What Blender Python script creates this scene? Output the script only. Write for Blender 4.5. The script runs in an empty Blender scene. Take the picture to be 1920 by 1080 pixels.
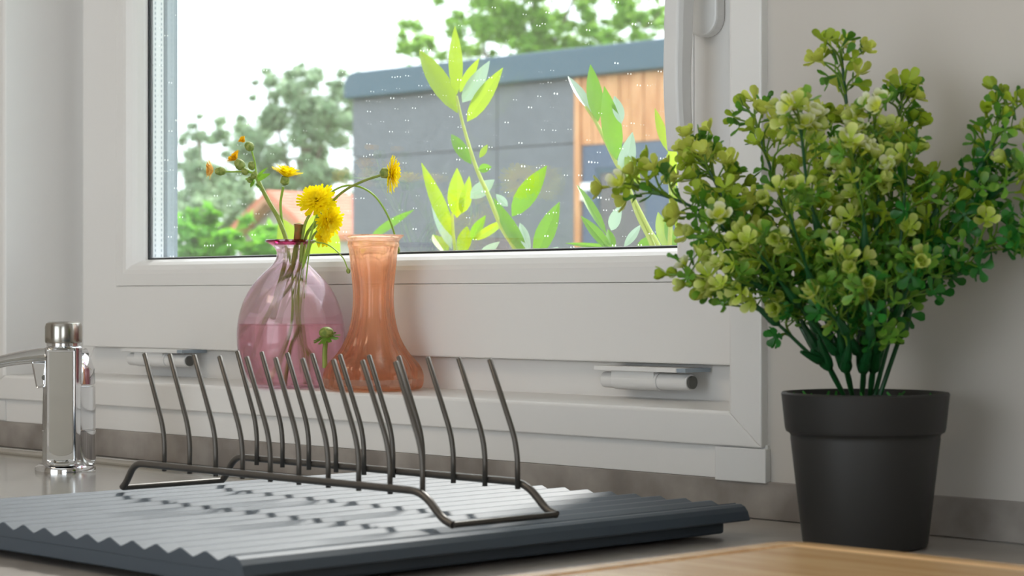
import bpy, bmesh, math, random
from mathutils import Vector, Matrix
import numpy as np

# ------------------------------------------------------------------ camera, world, sun, exposure
SC = bpy.context.scene
COL = SC.collection
CAM_Z = 0.174                       # lens height above the worktop
YAW = math.radians(46.0)
SN, CS = math.sin(YAW), math.cos(YAW)
FWD = Vector((-SN, CS, 0)); RGT = Vector((CS, SN, 0)); UP = Vector((0, 0, 1))
F = 4000.0                          # focal length in pixels of the 1920 frame (75 mm on 36 mm)
HX, HY = 960.0, 559.0

cd = bpy.data.cameras.new('camera')
cam = bpy.data.objects.new('camera', cd); COL.objects.link(cam)
cd.sensor_width = 36; cd.lens = 36 * F / 1920
cd.shift_y = 19 / 1920
cd.clip_start = 0.05; cd.clip_end = 500
cd.dof.use_dof = True; cd.dof.focus_distance = 1.95; cd.dof.aperture_fstop = 15
cam.location = (0, 0, CAM_Z)
cam.rotation_euler = (math.pi / 2, 0, YAW)
SC.camera = cam

w = bpy.data.worlds.new('world'); SC.world = w; w.use_nodes = True
bg = w.node_tree.nodes['Background']
bg.inputs['Color'].default_value = (0.86, 0.94, 1.0, 1)
bg.inputs['Strength'].default_value = 3.0

sd = bpy.data.lights.new('sun', 'SUN'); sun = bpy.data.objects.new('sun', sd); COL.objects.link(sun)
sd.energy = 4.2; sd.angle = math.radians(6); sd.color = (1, 0.97, 0.92)
TO_SUN = Vector((-0.31, 0.66, 0.69)).normalized()
sun.rotation_euler = TO_SUN.to_track_quat('Z', 'Y').to_euler()
sun.location = (-3, 6, 5)

ld = bpy.data.lights.new('warm_fill', 'AREA'); fill_light = bpy.data.objects.new('warm_fill', ld); COL.objects.link(fill_light)
ld.energy = 7; ld.size = .6; ld.color = (1, 0.84, 0.66)          # added warm fill from overhead, offsets the blue sky light
fill_light.location = (-2.0, -.35, 1.62)

SC.view_settings.view_transform = 'Standard'
SC.view_settings.look = 'None'
SC.view_settings.gamma = 1
SC.view_settings.use_curve_mapping = False
SC.view_settings.exposure = 0.35
SC.cycles.max_bounces = 14
SC.cycles.transparent_max_bounces = 32
SC.cycles.transmission_bounces = 12
SC.cycles.sample_clamp_indirect = 4

R = random.Random(7)

# ------------------------------------------------------------------ helpers
def at(x, y, Y):
    """point of the plane Y = const seen at a photograph pixel"""
    d = FWD * F + RGT * (x - HX) + UP * (HY - y)
    return Vector((0, 0, CAM_Z)) + d * (Y / d.y)
def dp(x, y, depth):
    d = FWD * F + RGT * (x - HX) + UP * (HY - y)
    return Vector((0, 0, CAM_Z)) + d * (depth / F)
def onz(x, y, z):
    d = FWD * F + RGT * (x - HX) + UP * (HY - y)
    return Vector((0, 0, CAM_Z)) + d * ((z - CAM_Z) / d.z)

class MB:
    def __init__(s): s.v = []; s.f = []; s.sm = []
    def add(s, vs, fs, smooth=False):
        o = len(s.v); s.v += [tuple(p) for p in vs]
        s.f += [tuple(i + o for i in f) for f in fs]; s.sm += [smooth] * len(fs)
        return s
    def box(s, x0, x1, y0, y1, z0, z1):
        v = [(x, y, z) for x in (x0, x1) for y in (y0, y1) for z in (z0, z1)]
        return s.add(v, [(0, 1, 3, 2), (4, 6, 7, 5), (0, 4, 5, 1), (2, 3, 7, 6), (0, 2, 6, 4), (1, 5, 7, 3)])
    def obox(s, c, ax, ay, az):
        c, ax, ay, az = map(Vector, (c, ax, ay, az))
        v = [c + ax * i + ay * j + az * k for i in (-1, 1) for j in (-1, 1) for k in (-1, 1)]
        return s.add(v, [(0, 1, 3, 2), (4, 6, 7, 5), (0, 4, 5, 1), (2, 3, 7, 6), (0, 2, 6, 4), (1, 5, 7, 3)])
    def prism(s, pts, ext):
        """polygon of 3-D points swept by the vector ext"""
        n = len(pts); ext = Vector(ext)
        a = [Vector(p) for p in pts]; b = [p + ext for p in a]
        fs = [tuple(range(n))[::-1], tuple(range(n, 2 * n))]
        fs += [(i, (i + 1) % n, n + (i + 1) % n, n + i) for i in range(n)]
        return s.add(a + b, fs)
    def tube(s, path, rad, n=8, cap=True):
        P = [Vector(p) for p in path]; m = len(P)
        rs = rad if isinstance(rad, (list, tuple)) else [rad] * m
        T = []
        for i in range(m):
            t = P[min(i + 1, m - 1)] - P[max(i - 1, 0)]
            T.append(t.normalized() if t.length > 1e-9 else Vector((0, 0, 1)))
        ref = Vector((0, 0, 1)) if abs(T[0].z) < 0.9 else Vector((1, 0, 0))
        N = (ref - T[0] * ref.dot(T[0])).normalized()
        vs, fs = [], []
        for i in range(m):
            N = (N - T[i] * N.dot(T[i]))
            N = N.normalized() if N.length > 1e-9 else T[i].orthogonal().normalized()
            B = T[i].cross(N)
            for k in range(n):
                a = 2 * math.pi * k / n
                vs.append(P[i] + (N * math.cos(a) + B * math.sin(a)) * rs[i])
        for i in range(m - 1):
            for k in range(n):
                fs.append((i * n + k, i * n + (k + 1) % n, (i + 1) * n + (k + 1) % n, (i + 1) * n + k))
        s.add(vs, fs, True)
        if cap:
            o = len(s.v) - len(vs)
            s.f += [tuple(o + k for k in range(n))[::-1], tuple(o + (m - 1) * n + k for k in range(n))]; s.sm += [False, False]
        return s
    def lathe(s, prof, c=(0, 0, 0), n=40, rfun=None, smooth=True, axis=None):
        c = Vector(c); vs, fs = [], []
        ax = Vector(axis).normalized() if axis else Vector((0, 0, 1))
        u = ax.orthogonal().normalized() if axis else Vector((1, 0, 0)); v2 = ax.cross(u)
        for (r, z) in prof:
            for k in range(n):
                a = 2 * math.pi * k / n
                rr = r * (rfun(a, z) if rfun else 1)
                vs.append(c + (u * math.cos(a) + v2 * math.sin(a)) * rr + ax * z)
        for i in range(len(prof) - 1):
            for k in range(n):
                fs.append((i * n + k, i * n + (k + 1) % n, (i + 1) * n + (k + 1) % n, (i + 1) * n + k))
        o = len(s.v)
        s.add(vs, fs, smooth)
        if prof[0][0] > 1e-5: s.f.append(tuple(o + k for k in range(n))[::-1]); s.sm.append(False)
        if prof[-1][0] > 1e-5: s.f.append(tuple(o + (len(prof) - 1) * n + k for k in range(n))); s.sm.append(False)
        return s
    def ball(s, c, r, n=10, sz=1.0):
        pr = [(max(1e-6, r * math.sin(math.pi * i / (n // 2 + 2))), -r * sz * math.cos(math.pi * i / (n // 2 + 2))) for i in range(n // 2 + 3)]
        return s.lathe(pr, c, n)
    def build(s, name, mat, parent=None, bevel=0, seg=2, recalc=True, origin=None):
        me = bpy.data.meshes.new(name)
        vs = s.v
        if origin is not None:
            vs = [(a - origin[0], b - origin[1], c - origin[2]) for a, b, c in vs]
        me.from_pydata(vs, [], s.f)
        me.polygons.foreach_set('use_smooth', s.sm)
        if recalc:
            bm = bmesh.new(); bm.from_mesh(me)
            bmesh.ops.recalc_face_normals(bm, faces=bm.faces); bm.to_mesh(me); bm.free()
        me.materials.append(mat); me.update()
        if any(s.sm): me.set_sharp_from_angle(angle=math.radians(40))
        return link(name, me, parent, bevel, seg, origin)

def link(name, me, parent=None, bevel=0, seg=2, origin=None):
    o = bpy.data.objects.new(name, me); COL.objects.link(o)
    if origin is not None: o.location = origin
    if parent is not None:
        o.parent = parent
        o.matrix_parent_inverse = Matrix.LocRotScale(*world_of(parent)).inverted()
    if bevel:
        m = o.modifiers.new('bevel', 'BEVEL'); m.width = bevel; m.segments = seg; m.limit_method = 'ANGLE'
        m.angle_limit = math.radians(35); m.harden_normals = False
    return o
def world_of(o):
    # every parent is unrotated and its own location is already in world space
    return (Vector(o.location), None, None)

def thing(name, label, cat, loc=(0, 0, 0), group=None):
    o = bpy.data.objects.new(name, None); COL.objects.link(o)
    o.location = loc; o.empty_display_size = 0.02
    return tag(o, label, cat, group)
def tag(o, label=None, cat=None, group=None, kind=None):
    if label: o['label'] = label
    if cat: o['category'] = cat
    if group: o['group'] = group
    if kind: o['kind'] = kind
    return o
def struct(o): o['kind'] = 'structure'; return o
def sempty(name, loc=(0, 0, 0)):
    o = bpy.data.objects.new(name, None); COL.objects.link(o); o.location = loc; o['kind'] = 'structure'
    return o

def smooth_path(pts, n=6):
    P = [Vector(p) for p in pts]
    if len(P) < 3:
        return [P[0].lerp(P[-1], i / n) for i in range(n + 1)]
    Q = [P[0] * 2 - P[1]] + P + [P[-1] * 2 - P[-2]]
    out = []
    for i in range(1, len(Q) - 2):
        a, b, c, d = Q[i - 1], Q[i], Q[i + 1], Q[i + 2]
        for k in range(n):
            t = k / n
            out.append(0.5 * ((2 * b) + (c - a) * t + (2 * a - 5 * b + 4 * c - d) * t * t + (3 * b - a - 3 * c + d) * t ** 3))
    out.append(P[-1])
    return out
def fillet(pts, r, n=5):
    P = [Vector(p) for p in pts]; out = [P[0]]
    for i in range(1, len(P) - 1):
        a, b, c = P[i - 1], P[i], P[i + 1]
        u = (a - b); v = (c - b)
        rr = min(r, u.length * .48, v.length * .48)
        p0 = b + u.normalized() * rr; p1 = b + v.normalized() * rr
        for k in range(n + 1):
            t = k / n
            out.append(p0 * (1 - t) ** 2 + b * 2 * t * (1 - t) + p1 * t * t)
    out.append(P[-1]); return out

# ------------------------------------------------------------------ materials
def srgb(r, g, b):
    f = lambda c: ((c / 255 + .055) / 1.055) ** 2.4 if c > 10 else c / 255 / 12.92
    return (f(r), f(g), f(b), 1)
def mat(name, col, rough=.5, metal=0, spec=.5, coat=0, noise=None, bump=None, trans=0):
    m = bpy.data.materials.new(name); m.use_nodes = True
    nt = m.node_tree; b = nt.nodes['Principled BSDF']
    b.inputs['Base Color'].default_value = col
    b.inputs['Roughness'].default_value = rough
    b.inputs['Metallic'].default_value = metal
    b.inputs['Specular IOR Level'].default_value = spec
    b.inputs['Coat Weight'].default_value = coat
    if noise or bump:
        tc = nt.nodes.new('ShaderNodeTexCoord')
    if noise:
        sc, col2, det, lo, hi = noise[:5]
        mp = nt.nodes.new('ShaderNodeMapping')
        if len(noise) > 5: mp.inputs['Scale'].default_value = noise[5]
        nt.links.new(tc.outputs['Object'], mp.inputs['Vector'])
        n = nt.nodes.new('ShaderNodeTexNoise'); n.inputs['Scale'].default_value = sc; n.inputs['Detail'].default_value = det
        nt.links.new(mp.outputs['Vector'], n.inputs['Vector'])
        cr = nt.nodes.new('ShaderNodeValToRGB')
        cr.color_ramp.elements[0].position = lo; cr.color_ramp.elements[1].position = hi
        cr.color_ramp.elements[0].color = col; cr.color_ramp.elements[1].color = col2
        nt.links.new(n.outputs['Fac'], cr.inputs['Fac']); nt.links.new(cr.outputs['Color'], b.inputs['Base Color'])
    if bump:
        n2 = nt.nodes.new('ShaderNodeTexNoise'); n2.inputs['Scale'].default_value = bump[0]; n2.inputs['Detail'].default_value = 3
        nt.links.new(tc.outputs['Object'], n2.inputs['Vector'])
        bp = nt.nodes.new('ShaderNodeBump'); bp.inputs['Strength'].default_value = bump[1]; bp.inputs['Distance'].default_value = .001
        nt.links.new(n2.outputs['Fac'], bp.inputs['Height']); nt.links.new(bp.outputs['Normal'], b.inputs['Normal'])
    return m
def leafmat(name, col, tcol, tfac=.45, rough=.4, spec=.5, var=.0, tip=None, rad=.009):
    """thin leaf: principled front mixed with translucency; optional paler tip by distance from the piece's own origin"""
    m = bpy.data.materials.new(name); m.use_nodes = True
    nt = m.node_tree; b = nt.nodes['Principled BSDF']; out = nt.nodes['Material Output']
    b.inputs['Roughness'].default_value = rough; b.inputs['Specular IOR Level'].default_value = spec
    tr = nt.nodes.new('ShaderNodeBsdfTranslucent'); mx = nt.nodes.new('ShaderNodeMixShader')
    mx.inputs['Fac'].default_value = tfac
    tc = nt.nodes.new('ShaderNodeTexCoord')
    def coloured(c, socket):
        src = None
        if tip:
            ln = nt.nodes.new('ShaderNodeVectorMath'); ln.operation = 'LENGTH'
            nt.links.new(tc.outputs['Object'], ln.inputs[0])
            mr = nt.nodes.new('ShaderNodeMapRange'); mr.inputs['From Min'].default_value = rad * .45; mr.inputs['From Max'].default_value = rad
            nt.links.new(ln.outputs['Value'], mr.inputs['Value'])
            mc = nt.nodes.new('ShaderNodeMix'); mc.data_type = 'RGBA'
            mc.inputs[6].default_value = c; mc.inputs[7].default_value = tip
            nt.links.new(mr.outputs['Result'], mc.inputs[0]); src = mc.outputs[2]
        if var:
            geo = nt.nodes.new('ShaderNodeNewGeometry'); h = nt.nodes.new('ShaderNodeHueSaturation')
            if src: nt.links.new(src, h.inputs['Color'])
            else: h.inputs['Color'].default_value = c
            m2 = nt.nodes.new('ShaderNodeMapRange'); m2.inputs['To Min'].default_value = 1 - var; m2.inputs['To Max'].default_value = 1 + var
            oi = nt.nodes.new('ShaderNodeObjectInfo'); ad = nt.nodes.new('ShaderNodeMath'); ad.operation = 'ADD'
            fr = nt.nodes.new('ShaderNodeMath'); fr.operation = 'FRACT'
            nt.links.new(geo.outputs['Random Per Island'], ad.inputs[0]); nt.links.new(oi.outputs['Random'], ad.inputs[1])
            nt.links.new(ad.outputs[0], fr.inputs[0]); nt.links.new(fr.outputs[0], m2.inputs['Value'])
            nt.links.new(m2.outputs['Result'], h.inputs['Value']); src = h.outputs['Color']
        if src: nt.links.new(src, socket)
        else: socket.default_value = c
    coloured(col, b.inputs['Base Color']); coloured(tcol, tr.inputs['Color'])
    nt.links.new(b.outputs[0], mx.inputs[1]); nt.links.new(tr.outputs[0], mx.inputs[2]); nt.links.new(mx.outputs[0], out.inputs['Surface'])
    return m
def thinglass(name, tint, refl=.12, edge=None, blend=.35, specks=False, rough=0.0, trn=0.0):
    """thin clear sheet: tinted see-through + fresnel reflection (sunlight passes straight through it)"""
    m = bpy.data.materials.new(name); m.use_nodes = True
    nt = m.node_tree; nt.nodes.remove(nt.nodes['Principled BSDF']); out = nt.nodes['Material Output']
    t = nt.nodes.new('ShaderNodeBsdfTransparent'); g = nt.nodes.new('ShaderNodeBsdfGlossy'); g.inputs['Roughness'].default_value = rough
    f0 = nt.nodes.new('ShaderNodeLayerWeight'); f0.inputs['Blend'].default_value = .5
    pw = nt.nodes.new('ShaderNodeMath'); pw.operation = 'POWER'; pw.inputs[1].default_value = 5
    nt.links.new(f0.outputs['Facing'], pw.inputs[0])
    fr = nt.nodes.new('ShaderNodeMapRange'); fr.inputs['To Min'].default_value = refl; fr.inputs['To Max'].default_value = 1
    nt.links.new(pw.outputs[0], fr.inputs['Value'])
    if edge:
        lw = nt.nodes.new('ShaderNodeLayerWeight'); lw.inputs['Blend'].default_value = blend
        mc = nt.nodes.new('ShaderNodeMix'); mc.data_type = 'RGBA'; mc.inputs[6].default_value = tint; mc.inputs[7].default_value = edge
        nt.links.new(lw.outputs['Facing'], mc.inputs[0]); nt.links.new(mc.outputs[2], t.inputs['Color'])
    else: t.inputs['Color'].default_value = tint
    mx = nt.nodes.new('ShaderNodeMixShader')
    nt.links.new(fr.outputs[0], mx.inputs['Fac']); nt.links.new(t.outputs[0], mx.inputs[1]); nt.links.new(g.outputs[0], mx.inputs[2])
    last = mx
    if specks:
        tc = nt.nodes.new('ShaderNodeTexCoord'); v = nt.nodes.new('ShaderNodeTexVoronoi'); v.voronoi_dimensions = '2D'; v.inputs['Scale'].default_value = 90
        sx = nt.nodes.new('ShaderNodeSeparateXYZ'); cx = nt.nodes.new('ShaderNodeCombineXYZ')
        nt.links.new(tc.outputs['Object'], sx.inputs[0]); nt.links.new(sx.outputs['X'], cx.inputs['X']); nt.links.new(sx.outputs['Z'], cx.inputs['Y'])
        nt.links.new(cx.outputs[0], v.inputs['Vector'])
        mr = nt.nodes.new('ShaderNodeMapRange'); mr.inputs['From Min'].default_value = .6; mr.inputs['From Max'].default_value = 1
        mr.inputs['To Min'].default_value = 0.0; mr.inputs['To Max'].default_value = .11
        nt.links.new(v.outputs['Color'], mr.inputs['Value'])
        lt = nt.nodes.new('ShaderNodeMath'); lt.operation = 'LESS_THAN'
        nt.links.new(v.outputs['Distance'], lt.inputs[0]); nt.links.new(mr.outputs['Result'], lt.inputs[1])
        ml = nt.nodes.new('ShaderNodeMath'); ml.operation = 'MULTIPLY'; ml.inputs[1].default_value = .55
        nt.links.new(lt.outputs[0], ml.inputs[0])
        d = nt.nodes.new('ShaderNodeBsdfTranslucent'); d.inputs['Color'].default_value = (.9, .9, .9, 1)
        m2 = nt.nodes.new('ShaderNodeMixShader')
        nt.links.new(ml.outputs[0], m2.inputs['Fac']); nt.links.new(mx.outputs[0], m2.inputs[1]); nt.links.new(d.outputs[0], m2.inputs[2])
        last = m2
    if trn:
        tl = nt.nodes.new('ShaderNodeBsdfTranslucent'); tl.inputs['Color'].default_value = tint
        m3 = nt.nodes.new('ShaderNodeMixShader'); m3.inputs['Fac'].default_value = trn
        nt.links.new(last.outputs[0], m3.inputs[1]); nt.links.new(tl.outputs[0], m3.inputs[2]); last = m3
    nt.links.new(last.outputs[0], out.inputs['Surface'])
    return m
def realglass(name, tint, ior=1.45, clear=.35, clear_tint=None, glow=0, glow_tint=None):
    """thick coloured glass: refraction, plus a share of straight passage so sunlight gets through"""
    m = bpy.data.materials.new(name); m.use_nodes = True
    nt = m.node_tree; nt.nodes.remove(nt.nodes['Principled BSDF']); out = nt.nodes['Material Output']
    g = nt.nodes.new('ShaderNodeBsdfGlass'); g.inputs['Color'].default_value = tint; g.inputs['IOR'].default_value = ior; g.inputs['Roughness'].default_value = .02
    t = nt.nodes.new('ShaderNodeBsdfTransparent'); t.inputs['Color'].default_value = clear_tint or tint
    mx = nt.nodes.new('ShaderNodeMixShader'); mx.inputs['Fac'].default_value = clear
    nt.links.new(g.outputs[0], mx.inputs[1]); nt.links.new(t.outputs[0], mx.inputs[2]); last = mx
    if glow:                                              # slightly milky glass scatters the sun shining through it
        tl = nt.nodes.new('ShaderNodeBsdfTranslucent'); tl.inputs['Color'].default_value = glow_tint
        m2 = nt.nodes.new('ShaderNodeMixShader'); m2.inputs['Fac'].default_value = glow
        nt.links.new(mx.outputs[0], m2.inputs[1]); nt.links.new(tl.outputs[0], m2.inputs[2]); last = m2
    nt.links.new(last.outputs[0], out.inputs['Surface'])
    return m

W_WALL = mat('wall_paint', srgb(203, 197, 190), .7, bump=(60, .04), noise=(3, srgb(196, 190, 182), 2, .3, .7))
W_PVC = mat('white_pvc', srgb(228, 226, 223), .32)
W_PVC2 = mat('white_pvc_handle', srgb(222, 221, 219), .3)
W_SPLASH = mat('stone_laminate', srgb(128, 120, 114), .55, noise=(16, srgb(166, 159, 152), 8, .38, .66), bump=(90, .1))
W_TOP = mat('worktop_laminate', srgb(150, 144, 138), .35, noise=(14, srgb(172, 166, 160), 8, .38, .66))
M_STEEL = mat('brushed_steel', srgb(215, 213, 208), .17, 1)
M_CHROME = mat('chrome', srgb(225, 226, 228), .05, 1)
M_CHROME2 = mat('chrome_room_beige', srgb(176, 172, 164), .2, 1)  # chrome darkened to beige, standing in for the room's reflection
M_TRAY = mat('dark_plastic', srgb(68, 78, 88), .52, spec=.48)
M_WIRE = mat('bronze_wire', srgb(94, 89, 83), .36, .5)
M_POT = mat('black_pot', srgb(40, 39, 37), .52, bump=(120, .05))
M_GASKET = mat('black_rubber', srgb(28, 30, 34), .6)
M_GREYF = mat('grey_aluminium', srgb(150, 162, 172), .45)
M_SPACER = mat('spacer_metal', srgb(232, 234, 236), .4)
M_SCREW = mat('dull_metal', srgb(96, 96, 92), .5, .6)
M_CEIL = mat('ceiling_paint', srgb(235, 233, 230), .8)
M_FLOOR = mat('floor_wood', srgb(150, 128, 104), .5)
GLASS = thinglass('window_glass', (.985, .99, .99, 1), specks=True)
GLASS2 = thinglass('window_glass_outer', (.985, .99, .99, 1))

# ------------------------------------------------------------------ setting: room shell
WALL_Y = 1.313
XL0, XR0, WZ0, WZ1 = -2.262, -1.0697, 0.0562, 1.19        # outer edges of the window frame
def wall():
    m = MB(); y0, y1 = WALL_Y, 1.52
    m.box(-3.6, XL0, y0, y1, -.9, 1.65); m.box(XR0, 1.4, y0, y1, -.9, 1.65)
    m.box(XL0, XR0, y0, y1, -.9, WZ0); m.box(XL0, XR0, y0, y1, WZ1, 1.65)
    return m
struct(wall().build('wall_window', W_WALL))
struct(MB().box(-3.75, -3.6, -2.6, 1.52, -.9, 1.65).build('wall_left', W_WALL))
q = MB(); q.box(-3.75, -1.7, -2.75, -2.6, -.9, 1.65); q.box(.2, 1.55, -2.75, -2.6, -.9, 1.65); q.box(-1.7, .2, -2.75, -2.6, 1.3, 1.65)
struct(q.build('wall_back', W_WALL))                 # behind the lens: unseen wide gap, added and sized for frontal sky fill
q = MB(); q.box(1.4, 1.55, -.6, 1.52, -.9, 1.65); q.box(1.4, 1.55, -2.6, -.6, 1.3, 1.65); q.box(1.4, 1.55, -2.6, -2.0, -.9, 1.3)
struct(q.build('wall_right', W_WALL))
struct(MB().box(-3.75, 1.4, -2.6, 1.52, 1.65, 1.75).build('ceiling', M_CEIL))
struct(MB().box(-3.75, 1.4, -2.6, 1.52, -1.0, -.9).build('floor', M_FLOOR))
struct(MB().box(-3.6, 1.4, 1.3085, WALL_Y - .0002, .0, .0295).build('trim_1', W_SPLASH, bevel=.0006))     # stone upstand behind the worktop
a, b = at(1340, 850, 1.306), at(1435, 850, 1.306)
struct(MB().box(a.x, b.x, 1.306, WALL_Y, .0283, .0553).build('trim_2', W_PVC2, bevel=.0008))               # little white end cap under the frame corner
a = at(6, 770, 1.306)
struct(MB().box(a.x - .3, a.x, 1.3085, WALL_Y, .031, .0545).build('trim_3', W_PVC2, bevel=.0005))
struct(MB().box(-3.6, XR0 + .002, 1.3105, WALL_Y, .0297, WZ0 + .002).build('trim_4', W_PVC, bevel=.0004))     # white strip under the frame
# ------------------------------------------------------------------ window
win = sempty('window_1', (-1.66, 1.40, .0562))
def members(name, rect, wid, prof, m, parent, bevel=0, gap=.00004, past=None, ring=False):
    """four mitred members; prof = [(fraction or metres inward, Y)], wid = width (left, right, bottom, top)"""
    xl, xr, z0, z1 = rect; objs = []
    wid_ = wid
    if ring:                                              # welded ring: one mesh without joints
        n = len(prof); vs = []
        for d, y in prof:
            vs += [(xl + d, y, z0 + d), (xr - d, y, z0 + d), (xr - d, y, z1 - d), (xl + d, y, z1 - d)]
        fs = [(i * 4 + k, i * 4 + (k + 1) % 4, ((i + 1) % n) * 4 + (k + 1) % 4, ((i + 1) % n) * 4 + k) for i in range(n) for k in range(4)]
        return [MB().add(vs, fs).build(name, m, parent, bevel)]
    def off(d):
        return [d * w_ if d <= 1 or past is None else w_ + (d - 1) * p_ for w_, p_ in zip(wid_, past or wid_)]
    for side in 'brlt':
        A, B = [], []
        for d, y in prof:
            ol, orr, ob, ot = off(d)
            if side == 'b': A.append((xl + ol + gap, y, z0 + ob)); B.append((xr - orr - gap, y, z0 + ob))
            if side == 't': A.append((xl + ol + gap, y, z1 - ot)); B.append((xr - orr - gap, y, z1 - ot))
            if side == 'l': A.append((xl + ol, y, z0 + ob + gap)); B.append((xl + ol, y, z1 - ot - gap))
            if side == 'r': A.append((xr - orr, y, z0 + ob + gap)); B.append((xr - orr, y, z1 - ot - gap))
        n = len(prof); q = MB()
        fs = [tuple(range(n)), tuple(range(n, 2 * n))[::-1]] + [(i, n + i, n + (i + 1) % n, (i + 1) % n) for i in range(n)]
        q.add(A + B, fs)
        objs.append(q.build(name, m, parent, bevel))
    return objs
# fixed frame: front face, ledge, back lip (profile in units of the face width)
members('frame_member', (XL0, XR0, WZ0, WZ1), (.057, .0338, .0277, .03),
        [(0, 1.305), (.93, 1.305), (1.0, 1.3068), (1.03, 1.412), (2, 1.412), (2, 1.47), (0, 1.47)], W_PVC, win, .0012, past=(.0255, .042, .0322, .01))
SR = (-2.179, -1.147, .1167, 1.15)
one = (1, 1, 1, 1)
sash = members('sash', SR, one, [(0, 1.4405), (0, 1.395), (.0713, 1.395), (.0713, 1.4405)], W_PVC, win, .0015, ring=True)
members('glazing_bead', SR, one, [(.0715, 1.418), (.0715, 1.3946), (.085, 1.3944), (.0895, 1.3958), (.0950, 1.4005), (.0985, 1.406), (.1010, 1.4125), (.102, 1.418)], W_PVC, win, .0006, ring=True)
members('gasket', SR, one, [(.099, 1.4181), (.1036, 1.4176), (.1036, 1.4190), (.099, 1.4190)], M_GASKET, win, ring=True)
members('spacer_bar', SR, one, [(.094, 1.4232), (.1045, 1.4232), (.1045, 1.4378), (.094, 1.4378)], M_SPACER, win, ring=True)
members('outer_sash', SR, one, [(.02, 1.4415), (.1005, 1.4415), (.1035, 1.444), (.1035, 1.452), (.1005, 1.4525), (.1005, 1.4605), (.02, 1.4605)], M_GREYF, win, .0005)
gl = .092
for (ya, yb, mm) in ((1.4192, 1.4230, GLASS), (1.4379, 1.4413, GLASS2)):
    MB().box(SR[0] + gl, SR[1] - gl, ya, yb, SR[2] + gl, SR[3] - gl).build('pane', mm, win)
# perforation dots of the spacer on the visible left side
q = MB()
for i in range(150):
    z = .222 + i * .006
    for y in (1.4262, 1.4348): q.box(SR[0] + .1044, SR[0] + .1047, y - .0006, y + .0006, z, z + .003)
tag(q.build('spacer_perforation', M_GREYF, win), kind='stuff')
# handle
def handle():
    q = MB(); cx = -1.1995; y0, y1 = 1.395, 1.383
    zb = .3975; r = .0172
    pts = [(cx - r, .54), (cx - r, zb + r)] + [(cx + r * math.cos(a), zb + r + r * math.sin(a)) for a in [math.pi + math.pi * i / 14 for i in range(1, 14)]] + [(cx + r, zb + r), (cx + r, .54)]
    q.prism([(x, y1, z) for x, z in pts], (0, y0 - y1, 0))
    h = q.build('handle', W_PVC2, win, .002)
    # neck and lever
    n = MB().tube([(cx, 1.384, .50), (cx, 1.356, .50)], .011, 20); n.build('neck', W_PVC2, h)
    q = MB(); N = 22; vs = []
    for i in range(N + 1):
        t = i / N; z = .2985 + t * .235
        yf = 1.3525 - .0098 * math.sin(math.pi * min(1, max(0, (z - .27) / .19)))
        if z > .40: yf = 1.3427 + (z - .365) ** 2 * .55
        th = .017 + .006 * t
        wdt = .0100
        for (dx, dy) in ((-1, .25), (-.75, 0), (.75, 0), (1, .25), (1, .85), (.8, 1), (-.8, 1), (-1, .85)):
            vs.append((cx + dx * wdt, yf + dy * th, z))
    fs = [tuple(range(8)), tuple(range(N * 8, N * 8 + 8))]
    for i in range(N):
        for k in range(8): fs.append((i * 8 + k, i * 8 + (k + 1) % 8, i * 8 + 8 + (k + 1) % 8, i * 8 + 8 + k))
    q.add(vs, fs, False); q.build('lever', W_PVC2, h, .0015)
handle()
# hinges under the sash
def hinge(x0, x1, z, pin_right=True):
    q = MB(); L = x1 - x0
    q.box(x0 - .002, x1 - .006, 1.376, 1.411, z + .0085, z + .0125)
    q.box(x0 + .14 * L, x0 + .64 * L, 1.3812, 1.411, z - .002, z + .009)
    q.tube([(x0, 1.389, z), (x0 + .14 * L, 1.389, z)], .0072, 18)
    q.tube([(x0 + .14 * L, 1.389, z), (x0 + .66 * L, 1.389, z)], .0082, 18)
    q.tube([(x0 + .66 * L, 1.389, z), (x1, 1.389, z)], .0072, 18)
    h = q.build('hinge', W_PVC2, win, .0006)
    MB().tube([(x1, 1.389, z), (x1 + .0025, 1.389, z)], .0056, 16).build('pin', M_SCREW, h)
    MB().box(x1 - .006, x1 + .004, 1.377, 1.41, z + .0088, z + .0122).build('bracket', M_GREYF, h)
hinge(-1.318, -1.216, .1012)
hinge(-2.068, -1.955, .1042)

# ------------------------------------------------------------------ worktop and sink
tag(MB().box(-3.6, 1.4, .35, 1.3083, -.04, -.0004).build('worktop', W_TOP, bevel=.002), 'grey stone-look kitchen worktop running along under the window', 'worktop')
sink = thing('sink', 'stainless steel sink drainer lying under the dark draining tray and the tap', 'sink', (-1.8, .98, 0))
ox0, ox1, oy0, oy1 = -2.55, -1.06, .78, 1.236
MB().box(ox0, ox1, oy0, oy1, 0, .0022).build('drainer', M_STEEL, sink)
MB().tube([(ox0, oy1 - .002, .0045), (ox1 - .36, oy1 - .002, .0045)], .0042, 10).build('rim', M_STEEL, sink)

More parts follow.
